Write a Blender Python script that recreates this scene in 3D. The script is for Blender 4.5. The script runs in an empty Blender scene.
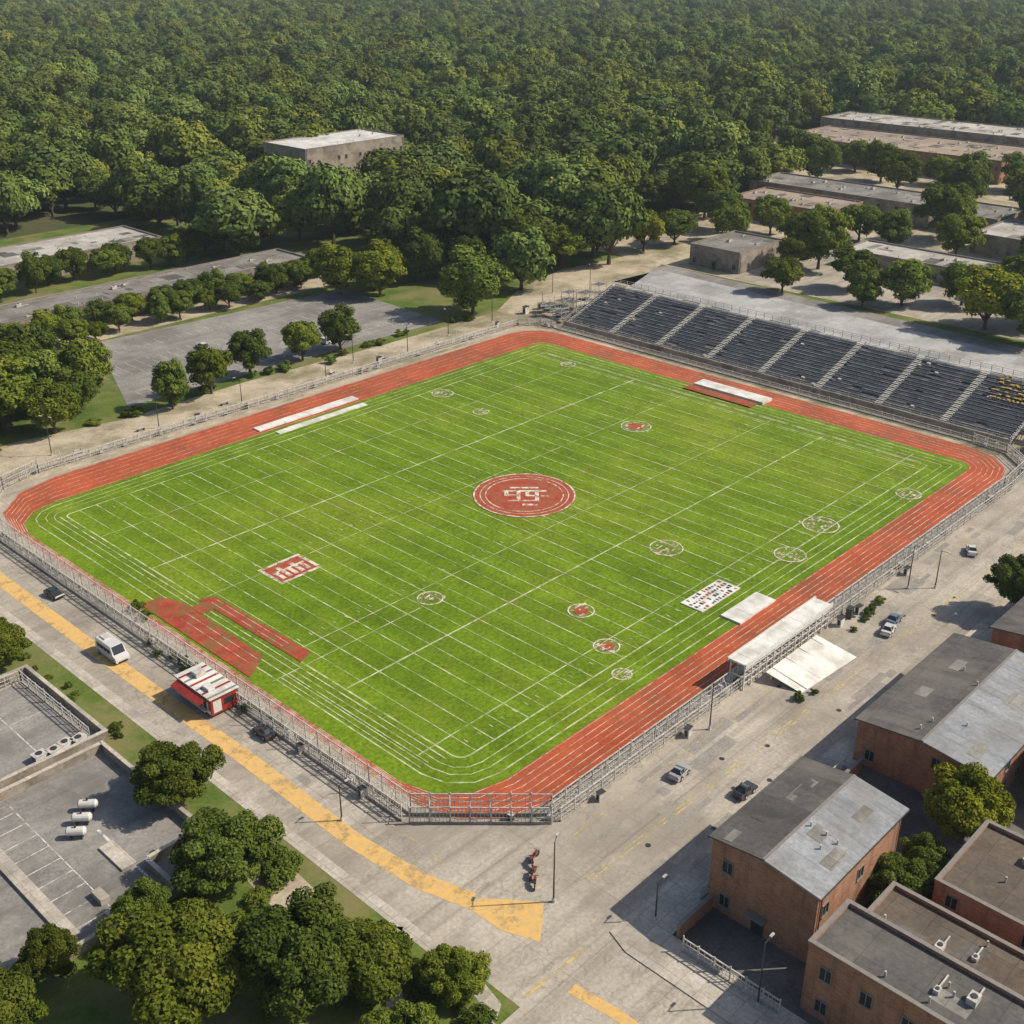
import bpy, math, random
import numpy as np
from mathutils import Vector
random.seed(7)
rng=np.random.default_rng(11)
scene=bpy.context.scene
col=scene.collection
R=math.radians

# ---------------------------------------------------------------- materials
def newmat(name):
    m=bpy.data.materials.new(name); m.use_nodes=True
    nt=m.node_tree
    b=nt.nodes.get("Principled BSDF")
    return m,nt,b
def N(nt,t,**k):
    n=nt.nodes.new(t)
    for a,v in k.items(): setattr(n,a,v)
    return n
def noise(nt,scale,detail=4,rough=.6,coord='w',stretch=None):
    n=N(nt,"ShaderNodeTexNoise"); n.inputs["Scale"].default_value=scale
    n.inputs["Detail"].default_value=min(detail,5); n.inputs["Roughness"].default_value=rough
    g=N(nt,"ShaderNodeNewGeometry"); src=g.outputs["Position"]
    if stretch:
        mp=N(nt,"ShaderNodeMapping"); mp.inputs["Scale"].default_value=stretch
        nt.links.new(src,mp.inputs["Vector"]); src=mp.outputs[0]
    nt.links.new(src,n.inputs["Vector"])
    return n.outputs["Fac"]
def ramp(nt,fac,stops):
    r=N(nt,"ShaderNodeValToRGB"); e=r.color_ramp.elements
    while len(e)<len(stops): e.new(.5)
    for i,(p,c) in enumerate(stops):
        e[i].position=p; e[i].color=(c[0],c[1],c[2],1) if not isinstance(c,float) else (c,c,c,1)
    nt.links.new(fac,r.inputs[0]); return r.outputs[0]
def mix(nt,fac,a,b,mode='MIX'):
    m=N(nt,"ShaderNodeMix",data_type='RGBA',blend_type=mode)
    for s,v in ((m.inputs[0],fac),(m.inputs[6],a),(m.inputs[7],b)):
        if isinstance(v,(int,float)): s.default_value=v
        elif isinstance(v,tuple): s.default_value=(v[0],v[1],v[2],1)
        else: nt.links.new(v,s)
    return m.outputs[2]
def bump(nt,b,h,strength=.3,dist=.1):
    n=N(nt,"ShaderNodeBump"); n.inputs["Strength"].default_value=strength; n.inputs["Distance"].default_value=dist
    nt.links.new(h,n.inputs["Height"]); nt.links.new(n.outputs[0],b.inputs["Normal"])
def surf(name,c1,c2,scale=.3,fine=3.,rough=.85,stain=None,stain_scale=.05,cracks=None,metal=0,bmp=.15,joints=None,spec=.3,streak=None,patch=.8):
    m,nt,b=newmat(name)
    a=noise(nt,scale,6,.65); f=noise(nt,fine,5,.7)
    c=ramp(nt,a,[(.35,c1),(.65,c2)])
    c=mix(nt,.4,c,ramp(nt,f,[(.3,.3),(.7,.95)]),'OVERLAY')
    if stain:
        s=noise(nt,stain_scale,7,.7)
        c=mix(nt,ramp(nt,s,[(.46,0.),(.62,.75)]),c,stain)
        s2=noise(nt,stain_scale*7,7,.75)
        c=mix(nt,ramp(nt,s2,[(.55,0.),(.7,.6)]),c,stain)
    if streak:
        s=noise(nt,1.,5,.65,stretch=streak); c=mix(nt,ramp(nt,s,[(.48,0.),(.66,.45)]),c,(c1[0]*.55,c1[1]*.55,c1[2]*.56))
    if joints:
        g=N(nt,"ShaderNodeNewGeometry"); br=N(nt,"ShaderNodeTexBrick")
        br.offset=0; br.inputs["Scale"].default_value=1
        br.inputs["Brick Width"].default_value=joints[0]; br.inputs["Row Height"].default_value=joints[1]
        br.inputs["Mortar Size"].default_value=joints[2]; br.inputs["Mortar Smooth"].default_value=.3
        br.inputs["Color1"].default_value=(1,1,1,1);br.inputs["Color2"].default_value=(patch,patch,patch,1);br.inputs["Mortar"].default_value=(.6,.57,.54,1)
        nt.links.new(g.outputs["Position"],br.inputs["Vector"])
        c=mix(nt,.8,c,br.outputs["Color"],'MULTIPLY')
    if cracks:
        g=N(nt,"ShaderNodeNewGeometry"); v=N(nt,"ShaderNodeTexVoronoi",feature='DISTANCE_TO_EDGE')
        v.inputs["Scale"].default_value=cracks
        nn=N(nt,"ShaderNodeTexNoise"); nn.inputs["Scale"].default_value=.25; nn.inputs["Detail"].default_value=4
        nt.links.new(g.outputs["Position"],nn.inputs["Vector"])
        va=N(nt,"ShaderNodeVectorMath",operation='SCALE'); va.inputs[3].default_value=14.
        nt.links.new(nn.outputs["Color"],va.inputs[0])
        vb=N(nt,"ShaderNodeVectorMath",operation='ADD'); nt.links.new(va.outputs[0],vb.inputs[0]); nt.links.new(g.outputs["Position"],vb.inputs[1])
        nt.links.new(vb.outputs[0],v.inputs["Vector"])
        c=mix(nt,ramp(nt,v.outputs["Distance"],[(0.,.4),(.012,0.)]),c,(c1[0]*.4,c1[1]*.4,c1[2]*.4))
    nt.links.new(c,b.inputs["Base Color"])
    b.inputs["Roughness"].default_value=rough; b.inputs["Metallic"].default_value=metal
    b.inputs["Specular IOR Level"].default_value=spec
    if bmp: bump(nt,b,f,bmp,.05)
    return m
def plain(name,c,rough=.6,metal=0,var=.25):
    m,nt,b=newmat(name)
    f=noise(nt,1.7,3,.7)
    k=ramp(nt,f,[(.3,1-var),(.7,1.)])
    nt.links.new(mix(nt,1.,c,k,'MULTIPLY'),b.inputs["Base Color"])
    b.inputs["Roughness"].default_value=rough; b.inputs["Metallic"].default_value=metal
    return m

def grass_color(nt):
    big=noise(nt,.03,4,.6); med=noise(nt,.22,5,.75); fi=noise(nt,1.8,5,.8)
    c=ramp(nt,big,[(.3,(.100,.182,.009)),(.5,(.135,.222,.012)),(.7,(.185,.252,.02))])
    c=mix(nt,.8,c,ramp(nt,med,[(.3,.38),(.7,.62)]),'OVERLAY')
    c=mix(nt,.8,c,ramp(nt,fi,[(.28,.2),(.72,.8)]),'OVERLAY')
    g=N(nt,"ShaderNodeNewGeometry"); w=N(nt,"ShaderNodeTexWave",wave_type='BANDS',bands_direction='X')
    w.inputs["Scale"].default_value=.0345; w.inputs["Distortion"].default_value=1.2; w.inputs["Detail"].default_value=2
    nt.links.new(g.outputs["Position"],w.inputs["Vector"])
    c=mix(nt,1.,c,ramp(nt,w.outputs["Fac"],[(.4,.88),(.6,1.)]),'MULTIPLY')
    p=noise(nt,.09,5,.78)
    c=mix(nt,ramp(nt,p,[(.56,0.),(.78,.55)]),c,(.22,.19,.05))
    return c,fi
def mat_grass():
    m,nt,b=newmat("field_grass"); c,f=grass_color(nt)
    nt.links.new(c,b.inputs["Base Color"]); b.inputs["Roughness"].default_value=.95; b.inputs["Specular IOR Level"].default_value=.1
    bump(nt,b,f,.5,.08); return m
def mat_line(name,col=(.68,.69,.50),lo=.38,hi=.62,sc=.35):
    m,nt,b=newmat(name); c,f=grass_color(nt)
    n1=noise(nt,sc,5,.8)
    nt.links.new(mix(nt,ramp(nt,n1,[(lo,.08),(hi,.9)]),c,col),b.inputs["Base Color"])
    b.inputs["Roughness"].default_value=.95; b.inputs["Specular IOR Level"].default_value=.1
    return m
def mat_patchy(name,col,lo=.45,hi=.55,sc=.6,col2=None):
    m,nt,b=newmat(name)
    n1=noise(nt,sc,5,.8)
    tr=N(nt,"ShaderNodeBsdfTransparent"); mx=N(nt,"ShaderNodeMixShader")
    nt.links.new(ramp(nt,n1,[(lo,0.),(hi,1.)]),mx.inputs[0])
    nt.links.new(tr.outputs[0],mx.inputs[1]); nt.links.new(b.outputs[0],mx.inputs[2])
    nt.links.new(mx.outputs[0],nt.nodes["Material Output"].inputs[0])
    if col2: nt.links.new(ramp(nt,noise(nt,1.3,4,.7),[(.42,col),(.58,col2)]),b.inputs["Base Color"])
    else: b.inputs["Base Color"].default_value=(*col,1)
    b.inputs["Roughness"].default_value=.9
    return m

M={}
M['grass']=mat_grass()
M['line']=mat_line("worn_line_paint")
M['track']=surf("track_rubber",(.30,.058,.022),(.41,.092,.036),.12,2.5,.9,stain=(.22,.075,.035),stain_scale=.07)
M['trackline']=mat_patchy("track_lane_paint",(.66,.54,.45),.38,.58,.4)
M['redpad']=surf("red_turf",(.25,.035,.02),(.36,.07,.04),.4,3,.9,stain=(.15,.13,.04),stain_scale=.35)
M['redpaint']=plain("red_painted_panel",(.36,.035,.022),.5,0,.4)
M['concrete']=surf("concrete_pavement",(.35,.315,.265),(.46,.42,.355),.07,2.2,.9,stain=(.26,.233,.197),stain_scale=.045,cracks=.06,joints=(11.,8.,.04),streak=(.02,.55,1),patch=.86)
M['repair']=surf("road_repair_asphalt",(.21,.197,.178),(.29,.27,.243),.3,3,.9)
M['sand']=surf("gravel_path",(.32,.27,.195),(.46,.40,.305),.15,2.8,.95,stain=(.15,.145,.07),stain_scale=.07)
M['asphalt']=surf("old_asphalt",(.215,.207,.195),(.28,.268,.25),.1,2.5,.9,stain=(.145,.138,.128),stain_scale=.06,cracks=.08,streak=(.03,.5,1))
M['asphalt2']=surf("dark_asphalt",(.10,.097,.093),(.16,.153,.142),.12,2.5,.9,stain=(.065,.062,.06),stain_scale=.08,cracks=.12)
M['walk']=surf("sidewalk_concrete",(.42,.385,.33),(.52,.48,.42),.2,3,.9,stain=(.29,.265,.225),stain_scale=.12,joints=(2.,2.,.05))
M['slab']=surf("rear_road_slab",(.33,.34,.345),(.43,.435,.43),.15,3,.85,stain=(.24,.24,.235),stain_scale=.07,joints=(7.,5.,.06))
M['verge']=surf("verge_grass",(.060,.105,.014),(.125,.165,.03),.1,2.,.95,stain=(.21,.17,.085),stain_scale=.05,bmp=.5)
M['ground']=surf("ground_soil",(.035,.055,.016),(.07,.09,.028),.03,1.,.97,stain=(.10,.09,.045),stain_scale=.02)
M['yellow']=mat_patchy("worn_yellow_paint",(.68,.43,.13),.30,.48,.3,(.58,.39,.17))
M['yline']=mat_patchy("thin_yellow_paint",(.58,.44,.17),.44,.6,.4)
M['wline']=mat_patchy("parking_paint",(.66,.65,.62),.38,.55,.6)
M['white']=surf("white_tarp",(.60,.60,.57),(.74,.74,.71),.3,2.,.7,stain=(.42,.41,.37),stain_scale=.25)
M['steel']=plain("galvanised_steel",(.64,.62,.58),.5,.0,.5)
M['dsteel']=plain("dark_steel",(.07,.072,.075),.5,.4)
M['wpaint']=plain("white_metal",(.70,.69,.66),.5)
M['bench']=plain("bench_plank",(.23,.26,.30),.5,.1,.6)
M['tread']=surf("bleacher_tread",(.045,.055,.068),(.09,.10,.115),.3,2.,.7,stain=(.17,.16,.15),stain_scale=.25)
M['aisle']=surf("aisle_concrete",(.34,.33,.30),(.46,.45,.41),.5,3,.9)
M['roofd']=surf("dark_membrane_roof",(.085,.083,.08),(.135,.13,.123),.1,2.,.8,stain=(.18,.165,.145),stain_scale=.1,joints=(3.,6.,.05),streak=(.5,.06,1))
M['roofb']=surf("brown_gravel_roof",(.11,.088,.068),(.17,.143,.112),.1,2.,.9,stain=(.07,.06,.05),stain_scale=.1,joints=(4.,4.,.06))
M['roofm']=surf("grey_membrane_roof",(.20,.193,.175),(.29,.28,.255),.1,2.,.8,stain=(.13,.12,.11),stain_scale=.08,joints=(5.,5.,.06),streak=(.06,.4,1))
M['roofl']=surf("pale_roof",(.38,.365,.33),(.50,.485,.45),.1,2.,.8,stain=(.26,.24,.21),stain_scale=.06,joints=(8,6,.1))
M['roofw']=surf("white_membrane_roof",(.56,.56,.54),(.68,.68,.66),.1,2.,.8,stain=(.42,.42,.40),stain_scale=.06,joints=(8,6,.1))
M['rooft']=surf("tan_gravel_roof",(.29,.225,.17),(.40,.325,.26),.1,2.,.9,stain=(.2,.18,.16),stain_scale=.05,joints=(8,6,.1))
M['metalroof']=surf("metal_sheet_roof",(.24,.26,.285),(.33,.345,.36),.2,2.,.55,stain=(.19,.185,.175),stain_scale=.1,joints=(1.5,30.,.04),streak=(.8,.05,1))
M['stucco']=surf("painted_block_wall",(.24,.20,.16),(.34,.30,.245),.3,3,.9,stain=(.14,.12,.10),stain_scale=.2)
M['glass']=plain("window_glass",(.03,.04,.05),.12,0,.3)
M['frame']=plain("window_frame",(.24,.22,.20),.6)
M['black']=plain("black_rubber",(.02,.02,.02),.7)
M['cyellow']=plain("yellow_cover",(.55,.38,.09),.9,0,.6)
def brick():
    m,nt,b=newmat("brick_wall")
    g=N(nt,"ShaderNodeNewGeometry"); s=N(nt,"ShaderNodeSeparateXYZ"); nt.links.new(g.outputs["Position"],s.inputs[0])
    ad=N(nt,"ShaderNodeMath",operation='ADD'); nt.links.new(s.outputs[0],ad.inputs[0]); nt.links.new(s.outputs[1],ad.inputs[1])
    cb=N(nt,"ShaderNodeCombineXYZ"); nt.links.new(ad.outputs[0],cb.inputs[0]); nt.links.new(s.outputs[2],cb.inputs[1])
    br=N(nt,"ShaderNodeTexBrick"); br.inputs["Scale"].default_value=1; br.inputs["Brick Width"].default_value=.6; br.inputs["Row Height"].default_value=.2
    br.inputs["Mortar Size"].default_value=.016
    br.inputs["Color1"].default_value=(.40,.175,.09,1); br.inputs["Color2"].default_value=(.26,.10,.055,1); br.inputs["Mortar"].default_value=(.34,.25,.18,1)
    nt.links.new(cb.outputs[0],br.inputs["Vector"])
    c=mix(nt,ramp(nt,noise(nt,.5,6,.7),[(.4,0.),(.7,.5)]),br.outputs["Color"],(.42,.28,.18))
    c=mix(nt,ramp(nt,noise(nt,.8,6,.75,stretch=(1,1,.15)),[(.48,0.),(.72,.7)]),c,(.10,.07,.05))
    nt.links.new(c,b.inputs["Base Color"]); b.inputs["Roughness"].default_value=.9
    return m
M['brick']=brick()
def leafmat(name,dark,midc,light,warm,trans=.2):
    m,nt,b=newmat(name); nt.nodes.remove(b)
    at=N(nt,"ShaderNodeAttribute"); at.attribute_name="tint"
    oi=N(nt,"ShaderNodeObjectInfo")
    c=ramp(nt,at.outputs["Fac"],[(.1,dark),(.5,midc),(.9,light)])
    c=mix(nt,ramp(nt,oi.outputs["Random"],[(.0,0.),(.5,.15),(.9,1.)]),c,mix(nt,1.,c,warm,'MULTIPLY'))
    n=N(nt,"ShaderNodeTexNoise"); n.inputs["Scale"].default_value=.012; n.inputs["Detail"].default_value=2
    nt.links.new(oi.outputs["Location"],n.inputs["Vector"])
    c=mix(nt,1.,c,ramp(nt,n.outputs["Fac"],[(.35,.75),(.65,1.1)]),'MULTIPLY')
    wn=N(nt,"ShaderNodeTexWhiteNoise"); nt.links.new(oi.outputs["Location"],wn.inputs["Vector"])
    c=mix(nt,1.,c,ramp(nt,wn.outputs["Value"],[(0.,.65),(1.,1.25)]),'MULTIPLY')
    d=N(nt,"ShaderNodeBsdfDiffuse"); nt.links.new(c,d.inputs[0]); o=nt.nodes["Material Output"]
    if trans:
        t=N(nt,"ShaderNodeBsdfTranslucent"); mx=N(nt,"ShaderNodeMixShader"); mx.inputs[0].default_value=trans
        nt.links.new(c,t.inputs[0]); nt.links.new(d.outputs[0],mx.inputs[1]); nt.links.new(t.outputs[0],mx.inputs[2])
        nt.links.new(mx.outputs[0],o.inputs[0])
    else: nt.links.new(d.outputs[0],o.inputs[0])
    return m
M['leaf']=leafmat("tree_leaves",(.060,.100,.016),(.125,.180,.032),(.21,.255,.05),(1.2,1.05,.75))
M['leaff']=leafmat("forest_leaves",(.060,.105,.025),(.118,.178,.042),(.19,.24,.066),(1.4,1.12,.75),0)
M['leafy']=leafmat("yellow_green_leaves",(.090,.125,.014),(.185,.23,.026),(.29,.30,.04),(1.1,1.0,.8))
M['core']=plain("crown_light_blocker",(.028,.048,.012),.95)  # dark filler added inside crowns to block light and keep shadows solid
M['bark']=plain("bark",(.10,.075,.05),.95)

# ---------------------------------------------------------------- mesh builder
class MB:
    def __init__(s): s.v=[];s.f=[];s.m=[];s.mats=[]
    def mi(s,k):
        if k not in s.mats: s.mats.append(k)
        return s.mats.index(k)
    def add(s,vs,fs,k):
        o=len(s.v); s.v+=vs; i=s.mi(k)
        for f in fs: s.f.append(tuple(o+a for a in f)); s.m.append(i)
    def box(s,x0,y0,z0,x1,y1,z1,k):
        s.add([(x0,y0,z0),(x1,y0,z0),(x1,y1,z0),(x0,y1,z0),(x0,y0,z1),(x1,y0,z1),(x1,y1,z1),(x0,y1,z1)],
              [(0,3,2,1),(4,5,6,7),(0,1,5,4),(1,2,6,5),(2,3,7,6),(3,0,4,7)],k)
    def beam(s,a,b,w,k,h=None):
        a=Vector(a);b=Vector(b);d=(b-a).normalized(); h=h or w
        up=Vector((0,0,1)) if abs(d.z)<.95 else Vector((1,0,0))
        r=d.cross(up).normalized()*w/2; u=r.cross(d).normalized()*h/2
        vs=[tuple(p+q) for p in (a,b) for q in (-r-u,r-u,r+u,-r+u)]
        s.add(vs,[(0,3,2,1),(4,5,6,7),(0,1,5,4),(1,2,6,5),(2,3,7,6),(3,0,4,7)],k)
    def cyl(s,a,b,r0,r1,k,n=8):
        a=Vector(a);b=Vector(b);d=(b-a).normalized()
        up=Vector((0,0,1)) if abs(d.z)<.95 else Vector((1,0,0))
        r=d.cross(up).normalized();u=r.cross(d)
        vs=[]
        for p,q in((a,r0),(b,r1)):
            for i in range(n):
                t=2*math.pi*i/n; vs.append(tuple(p+(r*math.cos(t)+u*math.sin(t))*q))
        s.add(vs,[(i,(i+1)%n,n+(i+1)%n,n+i) for i in range(n)]+[tuple(range(n))[::-1],tuple(range(n,2*n))],k)
    def poly(s,pts,z,k):
        s.add([(p[0],p[1],z) for p in pts],[tuple(range(len(pts)))],k)
    def rect(s,x0,y0,x1,y1,z,k): s.poly([(x0,y0),(x1,y0),(x1,y1),(x0,y1)],z,k)
    def slab(s,pts,z0,z1,k):
        n=len(pts)
        s.add([(p[0],p[1],z0) for p in pts]+[(p[0],p[1],z1) for p in pts],
              [tuple(range(n,2*n))]+[(i,(i+1)%n,n+(i+1)%n,n+i) for i in range(n)],k)
    def strip(s,pts,w,z,k,closed=False):
        n=len(pts); L=[];Rr=[]
        for i in range(n):
            a=Vector(pts[i-1] if (i>0 or closed) else pts[0]); b=Vector(pts[(i+1)%n] if (i<n-1 or closed) else pts[-1])
            d=(b-a).normalized(); q=Vector((-d.y,d.x))*w/2; p=Vector(pts[i])
            L.append((p.x+q.x,p.y+q.y,z)); Rr.append((p.x-q.x,p.y-q.y,z))
        fs=[(i,n+i,n+(i+1)%n,(i+1)%n) for i in range(n if closed else n-1)]
        s.add(L+Rr,fs,k)
    def obj(s,name,parent=None,loc=None,rot=0,smooth=False):
        me=bpy.data.meshes.new(name); me.from_pydata(s.v,[],s.f)
        for k in s.mats: me.materials.append(M[k])
        me.polygons.foreach_set("material_index",s.m)
        if smooth: me.polygons.foreach_set("use_smooth",[True]*len(s.f))
        me.update()
        o=bpy.data.objects.new(name,me); col.objects.link(o)
        if parent: o.parent=parent
        if loc: o.location=loc
        o.rotation_euler[2]=rot
        return o
def empty(name,loc=(0,0,0),rot=0):
    o=bpy.data.objects.new(name,None); o.location=loc; o.rotation_euler[2]=rot; col.objects.link(o); return o

# ---------------------------------------------------------------- trees
def ico():
    t=(1+5**.5)/2
    v=np.array([(-1,t,0),(1,t,0),(-1,-t,0),(1,-t,0),(0,-1,t),(0,1,t),(0,-1,-t),(0,1,-t),(t,0,-1),(t,0,1),(-t,0,-1),(-t,0,1)],float)
    v/=np.linalg.norm(v[0])
    f=[(0,11,5),(0,5,1),(0,1,7),(0,7,10),(0,10,11),(1,5,9),(5,11,4),(11,10,2),(10,7,6),(7,1,8),(3,9,4),(3,4,2),(3,2,6),(3,6,8),(3,8,9),(4,9,5),(2,4,11),(6,2,10),(8,6,7),(9,8,1)]
    return v,f
IV,IF=ico()
def tree_mesh(name,Rc,Ht,base,K,nleaf,ls,leaf='leaf',seed=0,trunk=True,rlo=.24,rhi=.40,loose=.55,spread=(.48,.82)):
    g=np.random.default_rng(seed)
    cz=(base+Ht)/2; rz=(Ht-base)/2
    C=[];Rd=[]
    az=g.uniform(0,6.28,3); am=g.uniform(.04,.13,3)
    for i in range(K):
        z=1-2*(i+.5)/K; z=z*.95
        ph=i*2.39996+g.uniform(-.5,.5)
        rr=math.sqrt(max(0,1-z*z))
        if z<-.35 and g.random()<.35: z=-.3; rr=.9
        k=g.uniform(*spread)*(1+sum(am[j]*math.sin((j+1)*ph+az[j]) for j in range(3)))
        C.append((math.cos(ph)*rr*k*Rc,math.sin(ph)*rr*k*Rc,cz+z*rz*k)); Rd.append(Rc*g.uniform(rlo,rhi))
    C.append((0,0,cz));Rd.append(Rc*.5)
    C=np.array(C);Rd=np.array(Rd)
    w=Rd**2; w/=w.sum()
    n=int(nleaf*2.1)
    ci=g.choice(len(C),n,p=w)
    d=g.normal(size=(n,3)); d/=np.linalg.norm(d,axis=1)[:,None]
    pos=C[ci]+d*(Rd[ci]*g.uniform(.74,1.15,n))[:,None]*np.array([1,1,.85])
    D=np.linalg.norm(pos[:,None,:]-C[None],axis=2)/Rd[None]
    D[np.arange(n),ci]=9
    keep=(D.min(axis=1)>.74)&((d[:,2]>-.5)|(g.random(n)<.2))
    pos=pos[keep];d=d[keep];ci=ci[keep]
    if len(pos)>nleaf: pos=pos[:nleaf];d=d[:nleaf];ci=ci[:nleaf]
    n=len(pos)
    rad=pos-np.array([0,0,cz]); rad/=np.linalg.norm(rad,axis=1)[:,None]
    nr=d*.75+rad*.45+g.normal(size=(n,3))*loose+np.array([0,0,.2]); nr/=np.linalg.norm(nr,axis=1)[:,None]
    t=np.cross(nr,g.normal(size=(n,3))); t/=np.linalg.norm(t,axis=1)[:,None]
    b=np.cross(nr,t); s=(ls*g.uniform(.6,1.35,n))[:,None]
    V=np.empty((n,4,3)); V[:,0]=pos+t*s; V[:,1]=pos+b*s*.62; V[:,2]=pos-t*s; V[:,3]=pos-b*s*.62
    clr=g.uniform(.1,.7,len(C))
    tint=np.clip(clr[ci]*.6+g.uniform(0,.55,n)+.0,0,1)
    verts=[V.reshape(-1,3)]; faces=[(4*i,4*i+1,4*i+2,4*i+3) for i in range(n)]
    mi=[0]*n; off=4*n
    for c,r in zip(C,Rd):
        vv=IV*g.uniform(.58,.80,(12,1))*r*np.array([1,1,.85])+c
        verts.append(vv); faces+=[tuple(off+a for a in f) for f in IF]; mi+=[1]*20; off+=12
    if trunk:
        mb=MB(); tr=max(.18,Rc*.045)
        top=(g.uniform(-.3,.3),g.uniform(-.3,.3),cz)
        mb.cyl((0,0,-.2),(top[0]*.3,top[1]*.3,base*.6+.5),tr*1.5,tr,'bark',7)
        mb.cyl((top[0]*.3,top[1]*.3,base*.6+.5),top,tr,tr*.5,'bark',7)
        for i in range(0,len(C)-1,max(1,K//7)):
            mb.cyl((top[0]*.3,top[1]*.3,base*.6+.3),tuple(C[i]),tr*.5,tr*.15,'bark',5)
        verts.append(np.array(mb.v)); faces+=[tuple(off+a for a in f) for f in mb.f]; mi+=[2]*len(mb.f); off+=len(mb.v)
    V=np.concatenate(verts)
    me=bpy.data.meshes.new(name); me.from_pydata(V.tolist(),[],faces)
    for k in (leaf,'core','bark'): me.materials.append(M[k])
    me.polygons.foreach_set("material_index",mi)
    at=me.attributes.new("tint",'FLOAT','FACE')
    tt=np.full(len(faces),.3,dtype=np.float32); tt[:n]=tint; at.data.foreach_set("value",tt)
    me.update(); return me
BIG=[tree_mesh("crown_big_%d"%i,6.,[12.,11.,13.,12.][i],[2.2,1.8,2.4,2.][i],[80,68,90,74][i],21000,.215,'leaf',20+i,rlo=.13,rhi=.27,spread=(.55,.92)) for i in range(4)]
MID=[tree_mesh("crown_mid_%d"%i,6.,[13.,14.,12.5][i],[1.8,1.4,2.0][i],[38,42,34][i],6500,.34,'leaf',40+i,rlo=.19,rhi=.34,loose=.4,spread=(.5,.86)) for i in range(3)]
def yel(me):
    c=me.copy(); c.materials[0]=M['leafy']; return c
BIGY=[yel(BIG[0])]; MIDY=[yel(m) for m in MID]
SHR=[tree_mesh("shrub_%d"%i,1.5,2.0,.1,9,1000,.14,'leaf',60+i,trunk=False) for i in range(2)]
def tree(x,y,r,h=None,kind='BIG',name="deciduous_tree",z=0):
    src={'BIG':BIG,'MID':MID,'BIGY':BIGY,'MIDY':MIDY,'SHR':SHR}[kind]
    me=random.choice(src); o=bpy.data.objects.new(name,me); col.objects.link(o)
    b=1.5 if kind=='SHR' else 6.; bh=2. if kind=='SHR' else 12.5
    h=h or r*1.9
    o.location=(x,y,z); o.scale=(r/b*random.uniform(.93,1.07),r/b,h/bh); o.rotation_euler[2]=random.uniform(0,6.28)
    return o

# ---------------------------------------------------------------- ground sheets
g=MB(); g.rect(-3500,-3500,6500,6500,0,'ground'); g.obj("ground")
def sheet(name,pts,z,k):
    m=MB(); m.poly(pts,z,k); return m.obj(name)
def rc(x0,y0,x1,y1): return [(x0,y0),(x1,y0),(x1,y1),(x0,y1)]
sheet("verge_terrain",rc(-260,-260,345,262),.01,'verge')
sheet("concrete_apron",rc(-83,-81,90,78),.03,'concrete')
sheet("cross_street",rc(-83,-260,-70,-81),.03,'concrete')
sheet("side_street",rc(-260,-90,-83,-79),.03,'concrete')
sheet("side_road",rc(-83,78,-73,260),.03,'concrete')
sheet("gravel_path",[(-73,68),(-60,90),(-30,84),(0,85),(40,83),(80,83),(100,94),(125,100),(158,96),(158,84),(122,72),(100,68.),(78,68)],.05,'sand')
sheet("gravel_lane",rc(-73,78,-60,135),.04,'sand')
sheet("parking_lot",[(-26,90),(64,87),(66,131),(-8,136)],.055,'asphalt')
sheet("service_road",rc(-70,137,88,149),.04,'sand')
sheet("rear_lot",rc(-90,169,84,186),.04,'asphalt')
sheet("stand_forecourt",rc(76,-130,114,68),.035,'sand')
sheet("rear_road",[(112,-160),(140,-160),(152,80),(118,84)],.04,'asphalt')
sheet("rear_road_slab",[(117,-160),(133,-160),(146,78),(126,80)],.05,'slab')
sheet("campus_lot",rc(152,-60,300,118),.03,'sand')
sheet("campus_lot_asphalt",rc(190,-50,228,66),.05,'asphalt')
sheet("campus_lot_concrete",rc(153,-60,189,60),.045,'concrete')
sheet("clearing_lot",rc(305,35,345,190),.05,'sand')
sheet("clearing_yard",rc(345,35,440,190),.05,'sand')
b=MB(); b.slab([(-70,-79.2),(60,-81.2),(60,-84),(-66,-84),(-66,-200),(-71,-200),(-71,-82)],0,.14,'walk'); b.obj("sidewalk")
sheet("yard_asphalt",rc(-66,-200,60,-84),.05,'asphalt2')
b=MB(); b.slab([(-84.5,260),(-260,260),(-260,-78),(-88,-78),(-85.5,-76.5),(-84.5,-73)],0,.13,'verge'); b.obj("park_lawn")
b=MB(); b.slab([(-83,260),(-84.5,260),(-84.5,-73),(-85.5,-76.5),(-88,-78),(-260,-78),(-260,-79.5),(-87.5,-79.5),(-84,-77.5),(-83,-73)],0,.15,'walk'); b.obj("sidewalk")
b=MB(); b.strip([(-84.5,-63),(-88,-66),(-92,-72),(-94,-78)],1.7,.15,'walk'); b.strip([(-92,-72),(-99,-75),(-110,-74)],1.5,.155,'walk'); b.obj("footpath")
b=MB(); b.poly([(-88.5,-43),(-86.5,-47),(-87,-55),(-89.5,-58),(-91.5,-52),(-91,-46)],.15,'sand'); b.obj("bare_clay_patch")
b=MB()
for i in range(46):
    if random.random()<.6: x=random.uniform(-68,55);y=random.uniform(-79,-66); w_=random.uniform(1,9);h_=random.uniform(.5,2.2)
    else: x=random.uniform(-82,-75);y=random.uniform(-70,50); w_=random.uniform(.5,2.2);h_=random.uniform(1,8)
    b.poly([(x,y),(x+w_,y+random.uniform(-.2,.2)),(x+w_+random.uniform(-.3,.3),y+h_),(x+random.uniform(-.2,.2),y+h_)],.033+i*.0002,'repair')
for i in range(14):
    x=random.uniform(-80,40);y=random.uniform(-78,-66) if i%2 else random.uniform(-78,-70); b.poly([(x+.35*math.cos(t*.7),y+.35*math.sin(t*.7)) for t in range(9)],.0435,'dsteel')
b.obj("road_repair_patches")

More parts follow.
